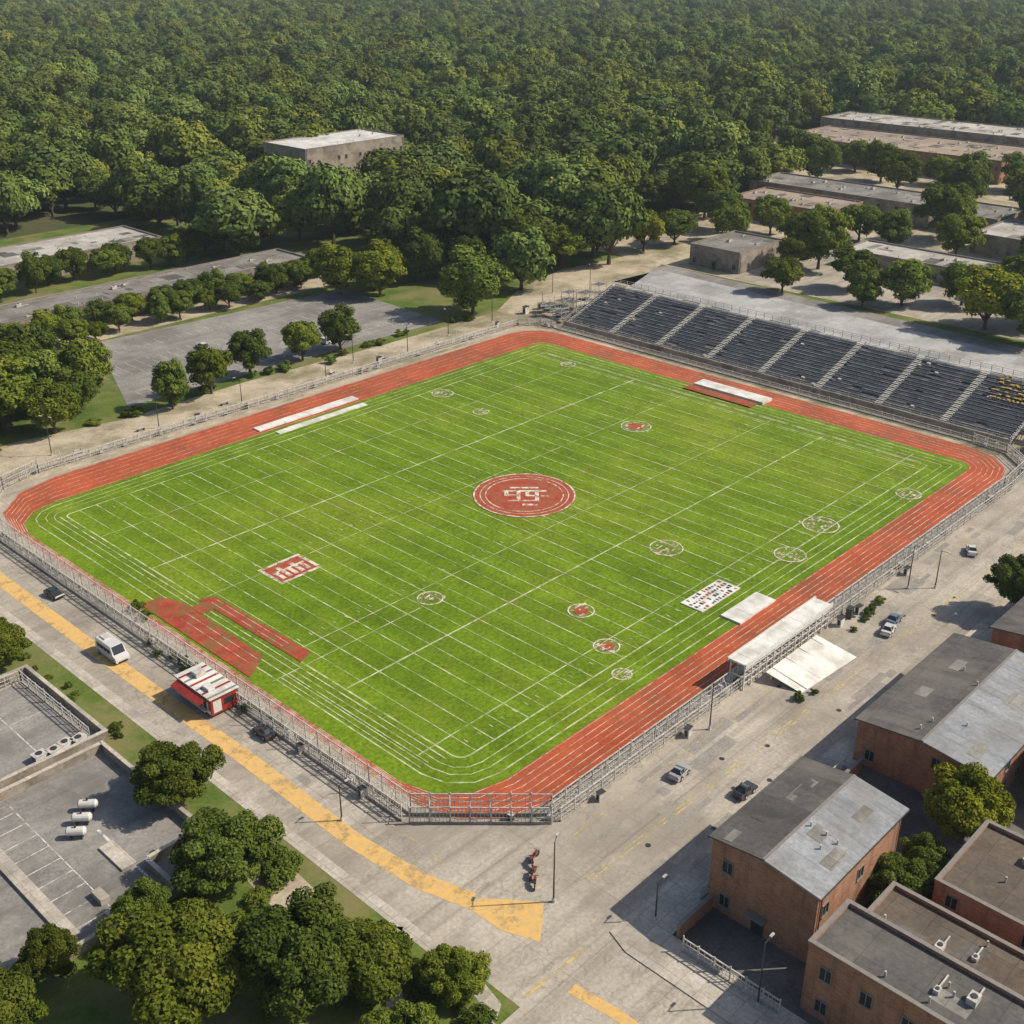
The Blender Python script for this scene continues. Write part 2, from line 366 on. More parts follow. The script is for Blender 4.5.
# ---------------------------------------------------------------- stadium ground
def rr(x0,y0,x1,y1,rads,n=4):
    c=[(x0,y0,180,rads[0],1,1),(x1,y0,270,rads[1],-1,1),(x1,y1,0,rads[2],-1,-1),(x0,y1,90,rads[3],1,-1)]
    out=[]
    for cx,cy,a,r,sx,sy in c:
        for i in range(n+1):
            t=R(a+90*i/n); out.append((cx+sx*r+math.cos(t)*r,cy+sy*r+math.sin(t)*r))
    return out
G=rr(-68.9,-55,69,56.5,[9,3,3,9],3); O=rr(-70.3,-61.4,77,67,[11,11,9,16],3)
sheet("field_grass",G,.09,'grass')
def lerp(t,s=0): return [(a[0]+(b_[0]-a[0])*t,a[1]+(b_[1]-a[1])*t) for a,b_ in zip(G,O)]
b=MB(); n=len(G)
b.add([(p[0],p[1],.07) for p in G]+[(p[0],p[1],.07) for p in O],[(i,n+i,n+(i+1)%n,(i+1)%n) for i in range(n)],'track'); b.obj("running_track")
b=MB()
for t in (.03,.2,.36,.52,.68,.84,.97): b.strip(lerp(t),.10,.085,'trackline',True)
b.obj("track_lane_markings")
b=MB()
z=.10
def ln(x0,y0,x1,y1,w=.2,zz=z): b.strip([(x0,y0),(x1,y1)],w,zz,'line')
for ins,w in ((1.4,.2),(3.0,.14),(4.4,.14),(6.4,.24)):
    q=rr(-67.6+ins,-55+ins,69-ins,56.5-ins,[max(1,8-ins),max(.6,3-ins),max(.6,3-ins),max(1,7-ins)],3)
    b.strip(q,w,z,'line',True)
ln(-64,-44,66,-44,.18,z+.006)
for i,x in enumerate(np.arange(-58.5,60,3.2)): ln(x+random.uniform(-.15,.15),-48.6,x,50,.17 if i%2 else .11,z+.012)
for yv in (-26.5,-14,8,22,38): ln(-61,yv,62.6,yv+random.uniform(-.3,.3),.26 if yv in(-26.5,22) else .13,z+.018)
for x in np.arange(-58,60,2.2):
    for yv in (-12,11,-46.2,47): ln(x,yv-.4,x,yv+.4,.13,z+.024)
for x in(-62.2,63,60.5): ln(x,-47,x,50,.2,z+.03)
ln(-67,-18,-40,-18,.16,z+.036); 
for x in(-64.2,-65.5): ln(x,-46,x,-18,.16,z+.042)
b.obj("field_line_markings")
b=MB()
def disc(r0,r1,cx,cy,z,k,n=56):
    if r0==0: b.poly([(cx+math.cos(2*math.pi*i/n)*r1,cy+math.sin(2*math.pi*i/n)*r1) for i in range(n)],z,k)
    else:
        a=[(cx+math.cos(2*math.pi*i/n)*(r0+r1)/2,cy+math.sin(2*math.pi*i/n)*(r0+r1)/2) for i in range(n)]
        b.strip(a,r1-r0,z,k,True)
M['embred']=surf("emblem_red_paint",(.27,.045,.025),(.37,.08,.045),.5,3,.95,stain=(.22,.11,.04),stain_scale=.5)
M['embw']=mat_patchy("emblem_white_paint",(.70,.62,.52),.38,.56,.7)
disc(0,9.3,0,-2,.16,'embred'); disc(8.95,9.25,0,-2,.17,'embw'); disc(6.9,7.1,0,-2,.17,'embw'); disc(7.9,8.05,0,-2,.17,'embw')
fx,fy=.7242,.6896; rx,ry=.6896,-.7242
def er(u0,v0,u1,v1,k='embw',cx=0,cy=-2,z=.18):
    b.poly([(cx+rx*u+fx*v,cy+ry*u+fy*v) for u,v in((u0,v0),(u1,v0),(u1,v1),(u0,v1))],z,k)
er(-4,1.2,4,1.8);er(-3.6,-.6,-2.9,1.2);er(-2.9,-.6,-1,0);er(-1.4,-2.2,-.7,1.2);er(.2,-.8,.9,1.2);er(.9,-.8,2.2,-.2);er(1.9,-2.8,2.6,1.2);er(-3,-2.8,1.9,-2.3);er(-2.6,2.6,2.6,3.2);er(3,-1,4.4,-.4);er(-.4,-4.6,2.4,-3.9)
b.obj("centre_field_emblem")
b=MB(); cx,cy=-46,6
for (x0,y0,x1,y1,k,z) in ((-4,-3.2,4,3.2,'embw',.16),(-3.4,-2.6,3.4,2.6,'embred',.165)): b.rect(cx+x0,cy+y0,cx+x1,cy+y1,z,k)
for i in range(5): b.rect(cx-2.8+i*1.2,cy-2,cx-2.1+i*1.2,cy+(1.8 if i%2 else .6),.17,'embw')
b.rect(cx-3,cy+.2,cx+3,cy+.7,.175,'embw');b.obj("end_zone_emblem")
M['worn']=mat_patchy("worn_emblem_paint",(.62,.60,.45),.50,.62,.8,(.30,.22,.10))
for i,(x,y,r) in enumerate([(26,47,2.8),(40,4,3.6),(-37,-17,2.3),(-24,-36,2.3),(-29,-45,2.2),(1,-33,3.2),(26,-47,3.6),(13,-49,3.),(60,40,2),(48,-52,2.6),(-33,-51,1.6),(24,33,2)]):
    b=MB(); pts=[(x+math.cos(t)*r*random.uniform(.7,1.1),y+math.sin(t)*r*random.uniform(.7,1.1)) for t in np.linspace(0,6.28,15)[:-1]]
    b.poly(pts,.158,'worn'); 
    a=[(x+math.cos(t)*r*.85,y+math.sin(t)*r*.85) for t in np.linspace(0,6.28,21)[:-1]]; b.strip(a,.22,.164,'embw',True)
    if i in(1,3,4): b.poly([(x+math.cos(t)*r*.5,y+math.sin(t)*r*.5) for t in np.linspace(0,6.28,13)[:-1]],.161,'embred')
    for j in range(7):
        a=random.uniform(-r,r)*.6;c=random.uniform(-r,r)*.5
        b.rect(x+a,y+c,x+a+random.uniform(.3,1.1),y+c+random.uniform(.15,.35),.17+j*.004,'embw')
    b.obj("worn_turf_emblem")
def pad(name,x0,y0,x1,y1,k,h=.25):
    b=MB(); nx=max(1,int(abs(x1-x0)//3)); w_=(x1-x0)/nx
    for i in range(nx): b.box(x0+i*w_,y0+random.uniform(-.08,.08),.08,x0+(i+1)*w_-.04,y1+random.uniform(-.08,.08),.08+h*random.uniform(.85,1),k)
    b.obj(name)
pad("jump_mat",-15,57.6,11,60.0,'white'); pad("jump_mat",-13,53.6,10,55.2,'white',.2)
pad("landing_mat",68.6,-8,72.4,10,'white',.6); pad("runway_mat",65.2,-7,68.2,10.5,'redpad',.3)
pad("sideline_mat",-11,-55.4,-1.5,-52,'white',.3)
b=MB(); b.box(-12,-49.4,.09,-2,-45.4,.25,'white')
for i in range(14):
    for j in range(4):
        if random.random()<.8: b.box(-11.7+i*.68,-49.2+j*.98,.25,-11.5+i*.68+random.uniform(.1,.35),-48.9+j*.98+random.uniform(0,.45),.262,random.choice(['dsteel','dsteel','redpad']))
b.obj("printed_sponsor_mat")
b=MB(); b.poly([(-68.4,-15),(-64.,-12),(-63.6,9),(-65,13),(-68.4,13)],.165,'redpad'); b.poly([(-61.3,-17),(-58.8,-16),(-59.2,7),(-61.5,8)],.165,'redpad'); b.rect(-63.6,4,-61.5,7,.17,'redpad')
for x in(-66.4,-65,-60.6,-59.6): b.strip([(x,-12),(x,6)],.10,.18,'trackline')
b.obj("warmup_track")

# ---------------------------------------------------------------- perimeter fence
def fence(name,pts,h=3.,gap=1.5,step=2.4,double=True,mat='steel',side=1,picket=True):
    b=MB()
    for a,c in zip(pts[:-1],pts[1:]):
        a=Vector(a);c=Vector(c);L=(c-a).length;d=(c-a)/L;q=Vector((-d.y,d.x))*gap*side
        nn=max(1,round(L/step)); 
        rows=[(a,c)]+([(a+q,c+q)] if double else [])
        for ri,(p,e) in enumerate(rows):
            hh_=h if ri==0 else h*.75
            for i in range(nn+1):
                s=p+(e-p)*i/nn; b.cyl((s.x,s.y,0),(s.x,s.y,hh_+random.uniform(0,.35)),.085,.085,mat,5)
            for zz in (.12,.38,.68,1.0):
                w=.12 if zz==1. else .07
                b.beam((p.x,p.y,hh_*zz),(e.x,e.y,hh_*zz),w,mat)
            if picket:
                m2=int(L/.42)
                for i in range(m2):
                    if random.random()<.06: continue
                    s=p+(e-p)*i/m2; b.beam((s.x,s.y,.1),(s.x,s.y,hh_*(.97 if i%5 else .7)),.042,mat)
            b.beam((p.x,p.y,.14),(e.x,e.y,.14),.24,'concrete',.28)
        if double:
            for i in range(nn+1):
                s=a+(c-a)*i/nn; t=s+q
                b.beam((s.x,s.y,h*.72),(t.x,t.y,h*.74),.06,mat)
                if i%2==0: b.beam((s.x,s.y,h),(t.x,t.y,.2),.06,mat)
                if random.random()<.35: b.beam((t.x,t.y,0),(t.x,t.y,h+random.uniform(.3,1.2)),.08,'wpaint')
                if random.random()<.22:
                    u=s+q*.5; k=random.choice(['wpaint','dsteel','steel']); w_=random.uniform(.25,.5); h_=random.uniform(.5,1.4)
                    b.box(u.x-w_,u.y-.3,0,u.x+w_,u.y+.3,h_,k); b.box(u.x-w_-.05,u.y-.35,h_,u.x+w_+.05,u.y+.35,h_+.07,'steel')
    return b.obj(name)
fence("perimeter_fence",[(-56,70),(-64,67.5),(-72,57.5),(-72,-51.5),(-61,-63.2)],3.1,1.4,side=-1)
fence("perimeter_fence",[(-61,-63.2),(62,-63.4)],2.6,1.4,side=-1)
fence("perimeter_fence",[(62,-63.4),(73,-62.6),(78.2,-57),(79,-50)],2.2,1.2,side=-1)
fence("track_railing",[(-56,70),(74,69.5),(79,66),(79,62)],2.0,1.3,2.6,double=True,side=1)
fence("stand_front_railing",[(79.4,62),(79.6,-50)],1.3,0,2.5,double=False)

# ---------------------------------------------------------------- grandstand bleachers
bl=empty("bleacher_stand")
rows=16; x0=82.5; dx=1.22; z0=.9; dz=.40; ya,yb=-56,61
b=MB(); c=MB(); e=MB()
for i in range(rows):
    xa=x0+i*dx; zt=z0+i*dz
    b.box(xa,ya,zt-.45,xa+dx-.02,yb,zt,'tread')
nsec=8; wid=(yb-ya)/nsec
for s in range(nsec+1):
    yc=ya+s*wid; y_a=max(ya,yc-.8)+.01; y_b=min(yb,yc+.8)-.01
    for i in range(rows):
        xa=x0+i*dx; zt=z0+i*dz
        e.box(xa-.0,y_a,zt+.003,xa+.6,y_b,zt+.06,'aisle'); e.box(xa+.62,y_a,zt+.003,xa+1.2,y_b,zt+.22,'aisle')
    if 0<s<nsec:
        for i in range(0,rows,2): 
            xa=x0+i*dx; zt=z0+i*dz; e.beam((xa,yc,zt),(xa,yc,zt+1.),.05,'steel')
for s in range(nsec):
    y1=ya+s*wid+.9; y2=ya+(s+1)*wid-.9
    for i in range(rows):
        xa=x0+i*dx; zt=z0+i*dz
        k=y1
        while k<y2-.3:
            l=min(random.uniform(1.2,3.5),y2-k)
            if random.random()>.09:
                c.box(xa+.5,k,zt+.40,xa+.88,k+l-.06,zt+.45,'bench')
                if random.random()<.6: c.box(xa+.92,k,zt+.62,xa+.96,k+l-.06,zt+.78,'bench')
            elif random.random()<.2: c.box(xa+.2,k,zt+.0,xa+.9,k+min(l,.7),zt+.4,'steel')
            k+=l
        for yy in np.arange(y1+.3,y2,1.9): c.beam((xa+.7,yy,zt),(xa+.7,yy,zt+.42),.06,'dsteel')
for i in range(60):
    r_=random.randint(9,15); yy=random.uniform(-55,-46); c.box(x0+r_*dx+.3,yy,z0+r_*dz+.46,x0+r_*dx+.95,yy+random.uniform(.3,.9),z0+r_*dz+.46+random.uniform(.08,.4),'cyellow')
b.obj("treads",bl);c.obj("benches",bl);e.obj("aisle_steps",bl)
b=MB(); xe=x0+rows*dx; zt=z0+rows*dz
b.box(xe,ya,zt-.5,xe+1.6,yb,zt-.3,'aisle')
for yy in np.arange(ya,yb+.1,2.36):
    b.cyl((xe+1.5,yy,0),(xe+1.5,yy,zt+1.2),.09,.09,'steel',6)
    b.beam((xe+1.5,yy,0),(xe-4,yy,zt-2.4),.1,'dsteel')
    b.beam((xe-6,yy,0),(xe-6,yy,zt-3),.12,'dsteel')
for zz in(.35,.7,1.15): b.beam((xe+1.5,ya,zt+zz),(xe+1.5,yb,zt+zz),.07,'steel')
for yy in(ya-.15,yb+.15):
    for i in range(0,rows+1,2):
        xa=x0+i*dx; zz=z0+i*dz
        b.beam((xa,yy,0),(xa,yy,zz+1.1),.09,'steel')
        if i<rows-1: b.beam((xa,yy,.1),(xa+2*dx,yy,zz+.3),.06,'dsteel'); 
    b.beam((x0,yy,z0+1.1),(xe,yy,zt+1.1),.07,'steel'); b.beam((x0,yy,z0+.6),(xe,yy,zt+.6),.05,'steel'); b.beam((x0,yy,z0-.2),(xe,yy,zt-.2),.25,'dsteel')
b.box(x0-.35,ya,0,x0-.05,yb,1.6,'stucco')
for yy in np.arange(ya,yb+.1,2.36): b.beam((x0-.2,yy,1.6),(x0-.2,yy,2.5),.05,'steel')
b.beam((x0-.2,ya,2.5),(x0-.2,yb,2.5),.06,'steel'); b.beam((x0-.2,ya,2.05),(x0-.2,yb,2.05),.04,'steel')
b.obj("frame",bl)
fence("rear_fence",[(106,70),(107,-130)],2.2,0,3.,double=False,picket=False)
def scaffold(x,y,w,d,h):
    b=MB(); lv=max(2,int(h/2))
    for a in(0,w):
        for c in (0,d): b.cyl((a,c,0),(a,c,h+.8),.07,.07,'steel',5)
    for l in range(1,lv+1):
        zz=h*l/lv
        for p,q in(((0,0),(w,0)),((w,0),(w,d)),((w,d),(0,d)),((0,d),(0,0))):
            b.beam((*p,zz),(*q,zz),.07,'steel'); b.beam((*p,zz-h/lv),(*q,zz),.05,'steel')
        b.box(.1,.1,zz-.1,w-.1,d-.1,zz-.04,'tread')
    b.obj("scaffold_tower",None,(x,y,.04))
for s in((83,62.5,3,3,3),(88,62.6,3,3.5,4.5),(93,62.5,3.5,3.5,6),(85,68,3,3,3.5),(99,63,3,3,7),(91,69,3,3,3),(87,72,2.5,2.5,2.5),(96,71,3,3,4),(82,-62,3,3,3),(88,-61.5,3,3.5,4.5),(95,-62,3,4,6),(85,-66,3,3,3)): scaffold(*s)

# ---------------------------------------------------------------- touchline stand (white canopy + ramp)
st=empty("touchline_canopy_stand")
b=MB()
for i in range(12): b.box(-25+i*1.833,-65.2,3.9,-25+(i+1)*1.833-.03,-62.6,4.15+random.uniform(0,.03),'white')
b.box(-25.2,-65.4,3.7,-2.8,-65.2,4.35,'wpaint'); b.box(-25.2,-62.6,3.7,-2.8,-62.4,4.35,'wpaint'); b.obj("canopy",st)
b=MB()
for x in np.arange(-24.8,-2.9,1.81):
    for y in(-65.,-62.8): b.beam((x,y,0),(x,y,3.9),.16,'wpaint')
    b.beam((x,-65,2.),(x,-62.8,2.),.1,'wpaint')
for zz in(1.0,2.0,3.0):
    b.beam((-24.8,-65,zz),(-3,-65,zz),.1,'wpaint'); b.beam((-24.8,-62.8,zz),(-3,-62.8,zz),.08,'steel')
for i in range(12):
    x=-24.8+i*1.81; b.beam((x,-65,0),(x+1.81,-65,2),.05,'steel')
b.box(-24.6,-64.6,.03,-3.2,-63.2,.9,'tread'); b.obj("columns",st)
b=MB(); b.add([(-21,-66,1.6),(-8,-66,1.6),(-7,-72,.06),(-20,-71,.06),(-21,-66,1.5),(-8,-66,1.5),(-7,-72,.04),(-20,-71,.04)],[(0,3,2,1),(4,5,6,7),(0,1,5,4),(1,2,6,5),(2,3,7,6),(3,0,4,7)],'white')
b.box(-12,-66.5,.04,-11.6,-66.2,1.5,'wpaint'); b.box(-20,-66.5,.04,-19.6,-66.2,1.5,'wpaint')
for i in range(4): b.beam((-19.5+i*3.4,-66,1.66),(-18.7+i*3.4,-71.1,.14),.09,'wpaint')
b.obj("tarp_ramp",st)
for (x,y,w) in((-21.5,-71.6,.9),(-18.8,-72.3,.6),(4.5,-67.5,1.0),(6.5,-67,.8),(2.5,-68,.7),(9,-67,.9),(-1,-68.2,.6)): tree(x,y,w,w*1.2,'SHR',"shrub")

# ---------------------------------------------------------------- kiosk: red and white refreshment trailer
ks=empty("refreshment_trailer")
b=MB(); b.box(-77.2,-19.4,.5,-73.2,-11.5,3.0,'redpaint'); b.box(-77.24,-18.6,1.3,-77.2,-12.3,2.3,'glass'); 
for y in np.arange(-18.6,-12.2,1.05): b.box(-77.3,y-.07,1.2,-77.2,y+.07,2.4,'wpaint')
for y in np.arange(-19.2,-12,1.6): b.box(-77.23,y,.55,-77.2,y+.8,1.1,'wpaint')
b.box(-76.9,-19.44,.8,-75.7,-19.4,2.5,'wpaint'); b.box(-75.2,-19.44,1.4,-73.8,-19.4,2.3,'glass')
b.box(-77.8,-18.8,1.12,-77.24,-12.1,1.2,'wpaint'); b.obj("walls",ks)
b=MB(); b.box(-77.4,-19.6,3.0,-73.0,-11.3,3.14,'white')
for i in range(6): b.box(-77.3,-19.3+i*1.35,3.14,-73.1,-18.95+i*1.35,3.2,'redpaint' if i%2 else 'roofm')
b.add([(-77.4,-18.8,2.9),(-77.4,-12.1,2.9),(-78.6,-12.1,2.5),(-78.6,-18.8,2.5)],[(0,1,2,3)],'redpaint')
b.box(-75.8,-14.2,3.2,-74.4,-12.8,3.8,'steel'); b.box(-76.5,-18,3.2,-75.5,-16.5,3.6,'wpaint'); b.obj("roof",ks)
b=MB()
for y in(-17.6,-16.4,-13.6): 
    for x in(-77,-73.4): b.cyl((x-.12,y,.45),(x+.12,y,.45),.42,.42,'black',12)
b.box(-77,-19.2,.4,-73.4,-11.7,.5,'dsteel'); b.beam((-75.2,-11.5,.45),(-75.2,-9.9,.45),.14,'dsteel'); b.obj("wheels_and_hitch",ks)
for (x,y,w) in((-73,-8.6,1.2),(-72.8,-6,1.),(-73.5,-7.3,.8),(-73.2,-21,1.),(-69.5,12,1.3),(-70,9,1.1),(-72.7,-3.5,.9),(-74,-1,.7),(-73,2,.9)):
    tree(x,y,w,w*1.3,'SHR',"shrub")

# ---------------------------------------------------------------- road markings
b=MB()
b.strip([(-79.3,260),(-79.3,10),(-78.9,-30),(-79.2,-50),(-78.3,-60),(-76.6,-66)],2.3,.045,'yellow')
b.add([(-77.6,-65.6,.046),(-75.5,-66.6,.046),(-71.5,-71.6,.046),(-75.8,-75,.046),(-77.4,-71,.046)],[(0,4,3,2,1)],'yellow')
b.strip([(-78,-81),(-77.4,-86),(-77.2,-120)],1.3,.045,'yellow')
b.obj("yellow_road_marking")
b=MB()
b.strip([(-66,-72.6),(60,-75.)],.16,.045,'yline'); b.strip([(-66,-73.1),(60,-75.5)],.16,.045,'yline')
b.strip([(-64,-67.2),(60,-67.4)],.13,.045,'yline'); b.strip([(-74.6,45),(-74.6,-60)],.13,.045,'yline')
b.strip([(-82,-78.5),(-73,-78.8)],.35,.045,'yline')
b.obj("road_line_markings")
b=MB()
for i in range(28): x=-20+i*2.9; b.strip([(x,92.5),(x,97.5)],.1,.06,'wline'); b.strip([(x,108),(x,118)],.1,.06,'wline'); b.strip([(x,124),(x,128)],.1,.06,'wline')
b.obj("parking_bay_markings")

# ---------------------------------------------------------------- buildings
def building(name,x0,y0,x1,y1,h,wall,roof,gable=0,roof2=None,windows=True,storeys=2,par=.5,units=3,door=True,ww=1.1,skip=.35):
    P_=empty(name)
    b=MB(); b.box(x0,y0,0,x1,y1,h,wall)
    if not gable:
        t=.3
        for (a,c,d,e) in((x0-.06,y0-.06,x1+.06,y0+t),(x0-.06,y1-t,x1+.06,y1+.06),(x0-.06,y0+t,x0+t,y1-t),(x1-t,y0+t,x1+.06,y1-t)): b.box(a,c,h,d,e,h+par,wall); b.box(a-.05,c-.05,h+par,d+.05,e+.05,h+par+.08+random.uniform(0,.01),'frame')
    else:
        ym=(y0+y1)/2
        for x in(x0,x1): b.add([(x,y0,h),(x,y1,h),(x,ym,h+gable)],[(0,1,2)],wall)
    b.obj("walls",P_)
    r=MB()
    if gable:
        ym=(y0+y1)/2;o=.35;s=gable/(ym-y0)
        for (ya_,k) in((y0,roof2 or roof),(y1,roof)):
            ye=ya_-o if ya_==y0 else ya_+o; ze=h-o*s+.05
            r.add([(x0-o,ye,ze),(x1+o,ye,ze),(x1+o,ym,h+gable+.05),(x0-o,ym,h+gable+.05),(x0-o,ye,ze+.2),(x1+o,ye,ze+.2),(x1+o,ym,h+gable+.25),(x0-o,ym,h+gable+.25)],[(0,3,2,1),(4,5,6,7),(0,1,5,4),(1,2,6,5),(2,3,7,6),(3,0,4,7)],k)
            r.beam((x0-o,ye,ze),(x1+o,ye,ze),.16,'dsteel')
            sg=1 if ya_==y0 else -1
            for i in range(5):
                px=random.uniform(x0,x1-4); py=random.uniform(.6,abs(ym-ye)-2.5); l=random.uniform(1,3.6); w2=random.uniform(.7,1.8)
                zf=lambda q: ze+.2+s*q+.02+i*.003
                ys=[ye+sg*py,ye+sg*(py+w2)]
                r.add([(px,ys[0],zf(py)),(px+l,ys[0],zf(py)),(px+l,ys[1],zf(py+w2)),(px,ys[1],zf(py+w2))],[(0,1,2,3)],random.choice(['roofm',k,k]))
        r.beam((x0-o,ym,h+gable+.28),(x1+o,ym,h+gable+.28),.3,'frame',.1)
    else:
        r.box(x0+.3,y0+.3,h,x1-.3,y1-.3,h+.12,roof)
        for i in range(int((x1-x0)*(y1-y0)/60)):
            px=random.uniform(x0+1,x1-4);py=random.uniform(y0+1,y1-4); r.box(px,py,h+.12,px+random.uniform(1,min(7,x1-1-px)),py+random.uniform(.8,min(5,y1-1-py)),h+.13+i*.004,random.choice([roof,'roofd','roofm']) if roof!='roofw' else roof)
    r.obj("roof",P_)
    w=MB()
    if windows:
        sh=h/storeys
        def win(face,u,z,wd,ht):
            if face in('x0','x1'):
                X=x0 if face=='x0' else x1; s=-1 if face=='x0' else 1
                def bx(u0,z0_,u1,z1_,d,k): w.box(min(X,X+s*d),u0,z0_,max(X,X+s*d),u1,z1_,k)
            else:
                Y=y0 if face=='y0' else y1; s=-1 if face=='y0' else 1
                def bx(u0,z0_,u1,z1_,d,k): w.box(u0,min(Y,Y+s*d),z0_,u1,max(Y,Y+s*d),z1_,k)
            bx(u,z,u+wd,z+ht,.02,'glass')
            bx(u-.1,z-.16,u+wd+.1,z,.14,'frame'); bx(u-.1,z+ht,u+wd+.1,z+ht+.12,.09,'frame')
            bx(u-.1,z,u,z+ht,.07,'frame'); bx(u+wd,z,u+wd+.1,z+ht,.07,'frame'); bx(u+wd/2-.04,z,u+wd/2+.04,z+ht,.05,'frame'); 
        for fc,a,c in(('x0',y0,y1),('x1',y0,y1),('y0',x0,x1),('y1',x0,x1)):
            nw=max(1,int((c-a)/3.4)); sp=(c-a)/nw
            for s in range(storeys):
                for i in range(nw):
                    if random.random()<skip: continue
                    if door and fc=='x0' and s==0 and i==nw//2: 
                        Y=a+sp*(i+.5)-.7; w.box(x0-.05,Y,0.05,x0,Y+1.4,2.3,'dsteel'); w.box(x0-1.,Y-.4,2.5,x0,Y+1.8,2.62,'frame'); continue
                    win(fc,a+sp*(i+.5)-ww/2,s*sh+1.05,ww,min(1.4,sh-1.5))
        for xx in (x0+.5,x1-.5): w.cyl((xx,y0-.12,0),(xx,y0-.12,h),.07,.07,'dsteel',6)
        w.obj("windows",P_)
    u=MB()
    for i in range(units):
        if gable: continue
        ux=random.uniform(x0+1.5,x1-3.);uy=random.uniform(y0+1.5,y1-3)
        s=random.uniform(.5,1.); u.box(ux,uy,h+.15,ux+s*1.4,uy+s,h+.15+s*.8,'steel'); u.cyl((ux+s*.7,uy+s*.5,h+.15+s*.8),(ux+s*.7,uy+s*.5,h+.23+s*.8),s*.35,s*.35,'dsteel',10)
        u.beam((ux+s*1.4,uy+.3,h+.3),(ux+s*1.4+random.uniform(1,2.),uy+.3,h+.3),.14,'steel')
    for i in range(units*2):
        ux=random.uniform(x0+1,x1-1);uy=random.uniform(y0+1,y1-1); zz=h+.1+(gable*(1-abs(uy-(y0+y1)/2)/((y1-y0)/2)) if gable else 0)
        u.cyl((ux,uy,zz),(ux,uy,zz+.7),.11,.11,'steel',7)
    if units: u.obj("rooftop_units",P_)
    return P_
building("brick_house",-60,-96,-43,-84,8.9,'brick','roofd',.8,'metalroof',storeys=2,skip=.6,units=2)
building("brick_house",-28,-99,-2,-83,6.0,'brick','roofd',.9,'metalroof',skip=.5)
building("brick_house",-20,-116,8,-101,6.2,'brick','roofm',.9,'roofd',skip=.5)
building("brick_house",-65,-118,-58,-98,8.0,'brick','roofd',0,units=2,storeys=2,door=False,skip=.6)
building("brick_house",-57.9,-116,-50.2,-99,5.5,'brick','roofb',0,units=2,storeys=2,door=False,skip=.6)
building("brick_house",-47.5,-121,-35.5,-102,6.0,'brick','roofb',0,units=3,skip=.5)
building("brick_house",3,-99,34,-86,6.3,'brick','roofd',.9,'roofd',skip=.5)
b=MB(); 
for (a,c,d,e) in((-71,-100,-67.5,-100.3),(-43,-100.5,-36,-100.8),(-66,-84.5,-60.2,-84.8),(-42.5,-84.5,-29,-84.8)): b.box(min(a,d),min(c,e),0,max(a,d),max(c,e),1.8,'brick'); b.box(min(a,d)-.05,min(c,e)-.05,1.8,max(a,d)+.05,max(c,e)+.05,1.9,'frame')
b.obj("yard_wall")
fence("yard_fence",[(-67,-86),(-67,-97)],1.8,0,2.,double=False)
fence("yard_fence",[(-60,-83.2),(-30,-83)],1.6,0,2.,double=False)
building("long_low_building",-60,152,70,167,4.6,'stucco','roofm',units=8,storeys=1)
building("flat_roof_school",-30,203,52,226,5.6,'stucco','roofl',units=5,storeys=1)
building("warehouse",140,243,190,270,18,'stucco','roofw',units=3,storeys=3)
building("flat_roof_office",158,58,182,76,6,'stucco','roofm',units=3,storeys=1)
building("campus_hall",226,68,250,108,6.5,'brick','rooft',units=8)
building("campus_hall",254,45,276,118,7.5,'stucco','roofm',units=10)
building("campus_hall",190,-8,206,42,4.5,'stucco','roofl',units=4,storeys=1)
building("campus_hall",232,-30,262,20,6,'stucco','roofl',units=8,storeys=1)
building("campus_hall",256,22,280,42,6,'stucco','roofm',units=5,storeys=1)
building("large_school_building",352,62,395,165,9,'brick','rooft',units=24,storeys=2)
building("large_school_building",398,70,430,172,12,'stucco','roofl',units=18,storeys=2)
building("large_school_building",330,-20,372,40,8,'stucco','rooft',units=10)
def yardlot(x0,y0,x1,y1,h=1.2):
    b=MB()
    for (a,c,d,e) in((x0,y0,x1,y0+.4),(x0,y1-.4,x1,y1),(x0,y0+.4,x0+.4,y1-.4),(x1-.4,y0+.4,x1,y1-.4)): b.box(a,c,.1,d,e,h,'stucco'); b.box(a-.06,c-.06,h,d+.06,e+.06,h+.1+random.uniform(0,.01),'walk')
    b.obj("yard_wall")
sheet("depot_yard",rc(-135,-13.5,-88.5,8),.15,'asphalt')
yardlot(-135,-13.5,-88.5,8,1.3)
fence("yard_fence",[(-90.2,-12),(-90.2,6.5),(-120,6.5)],1.9,0,2.2,double=False)
sheet("depot_yard",rc(-135,-43,-90,-15),.15,'asphalt')
b=MB()
for (a,c,d,e) in((-90.4,-37,-90,-15),(-118,-15.4,-90.4,-15),(-92,-37.4,-90,-37),(-110,-43.4,-97,-43),(-97.4,-43,-97,-37.4),(-97,-37.4,-92,-37.05)): b.box(a,c,.1,d,e,1.3,'stucco'); b.box(a-.06,c-.06,1.3,d+.06,e+.06,1.4,'walk')
b.obj("yard_wall")
b=MB()
for i in range(9): b.strip([(-108,-40+i*2.7),(-103,-40+i*2.7)],.12,.16,'wline')
b.strip([(-103,-41),(-103,-17)],.12,.16,'wline'); b.strip([(-98,-41),(-98,-28)],.3,.165,'wline')
b.strip([(-96,-12),(-96,7)],.12,.16,'wline'); b.strip([(-104,-2),(-91,-2)],.12,.165,'wline')
b.obj("parking_bay_markings")
b=MB(); b.box(-108.5,-41,.16,-107,-20,.5,'walk'); b.box(-103.6,-39,.16,-102.6,-37,.9,'walk'); b.box(-104,-41.4,.16,-98.5,-40.4,.55,'walk'); b.box(-99.5,-36,.16,-97.8,-31,.4,'walk');b.obj("loading_kerb")
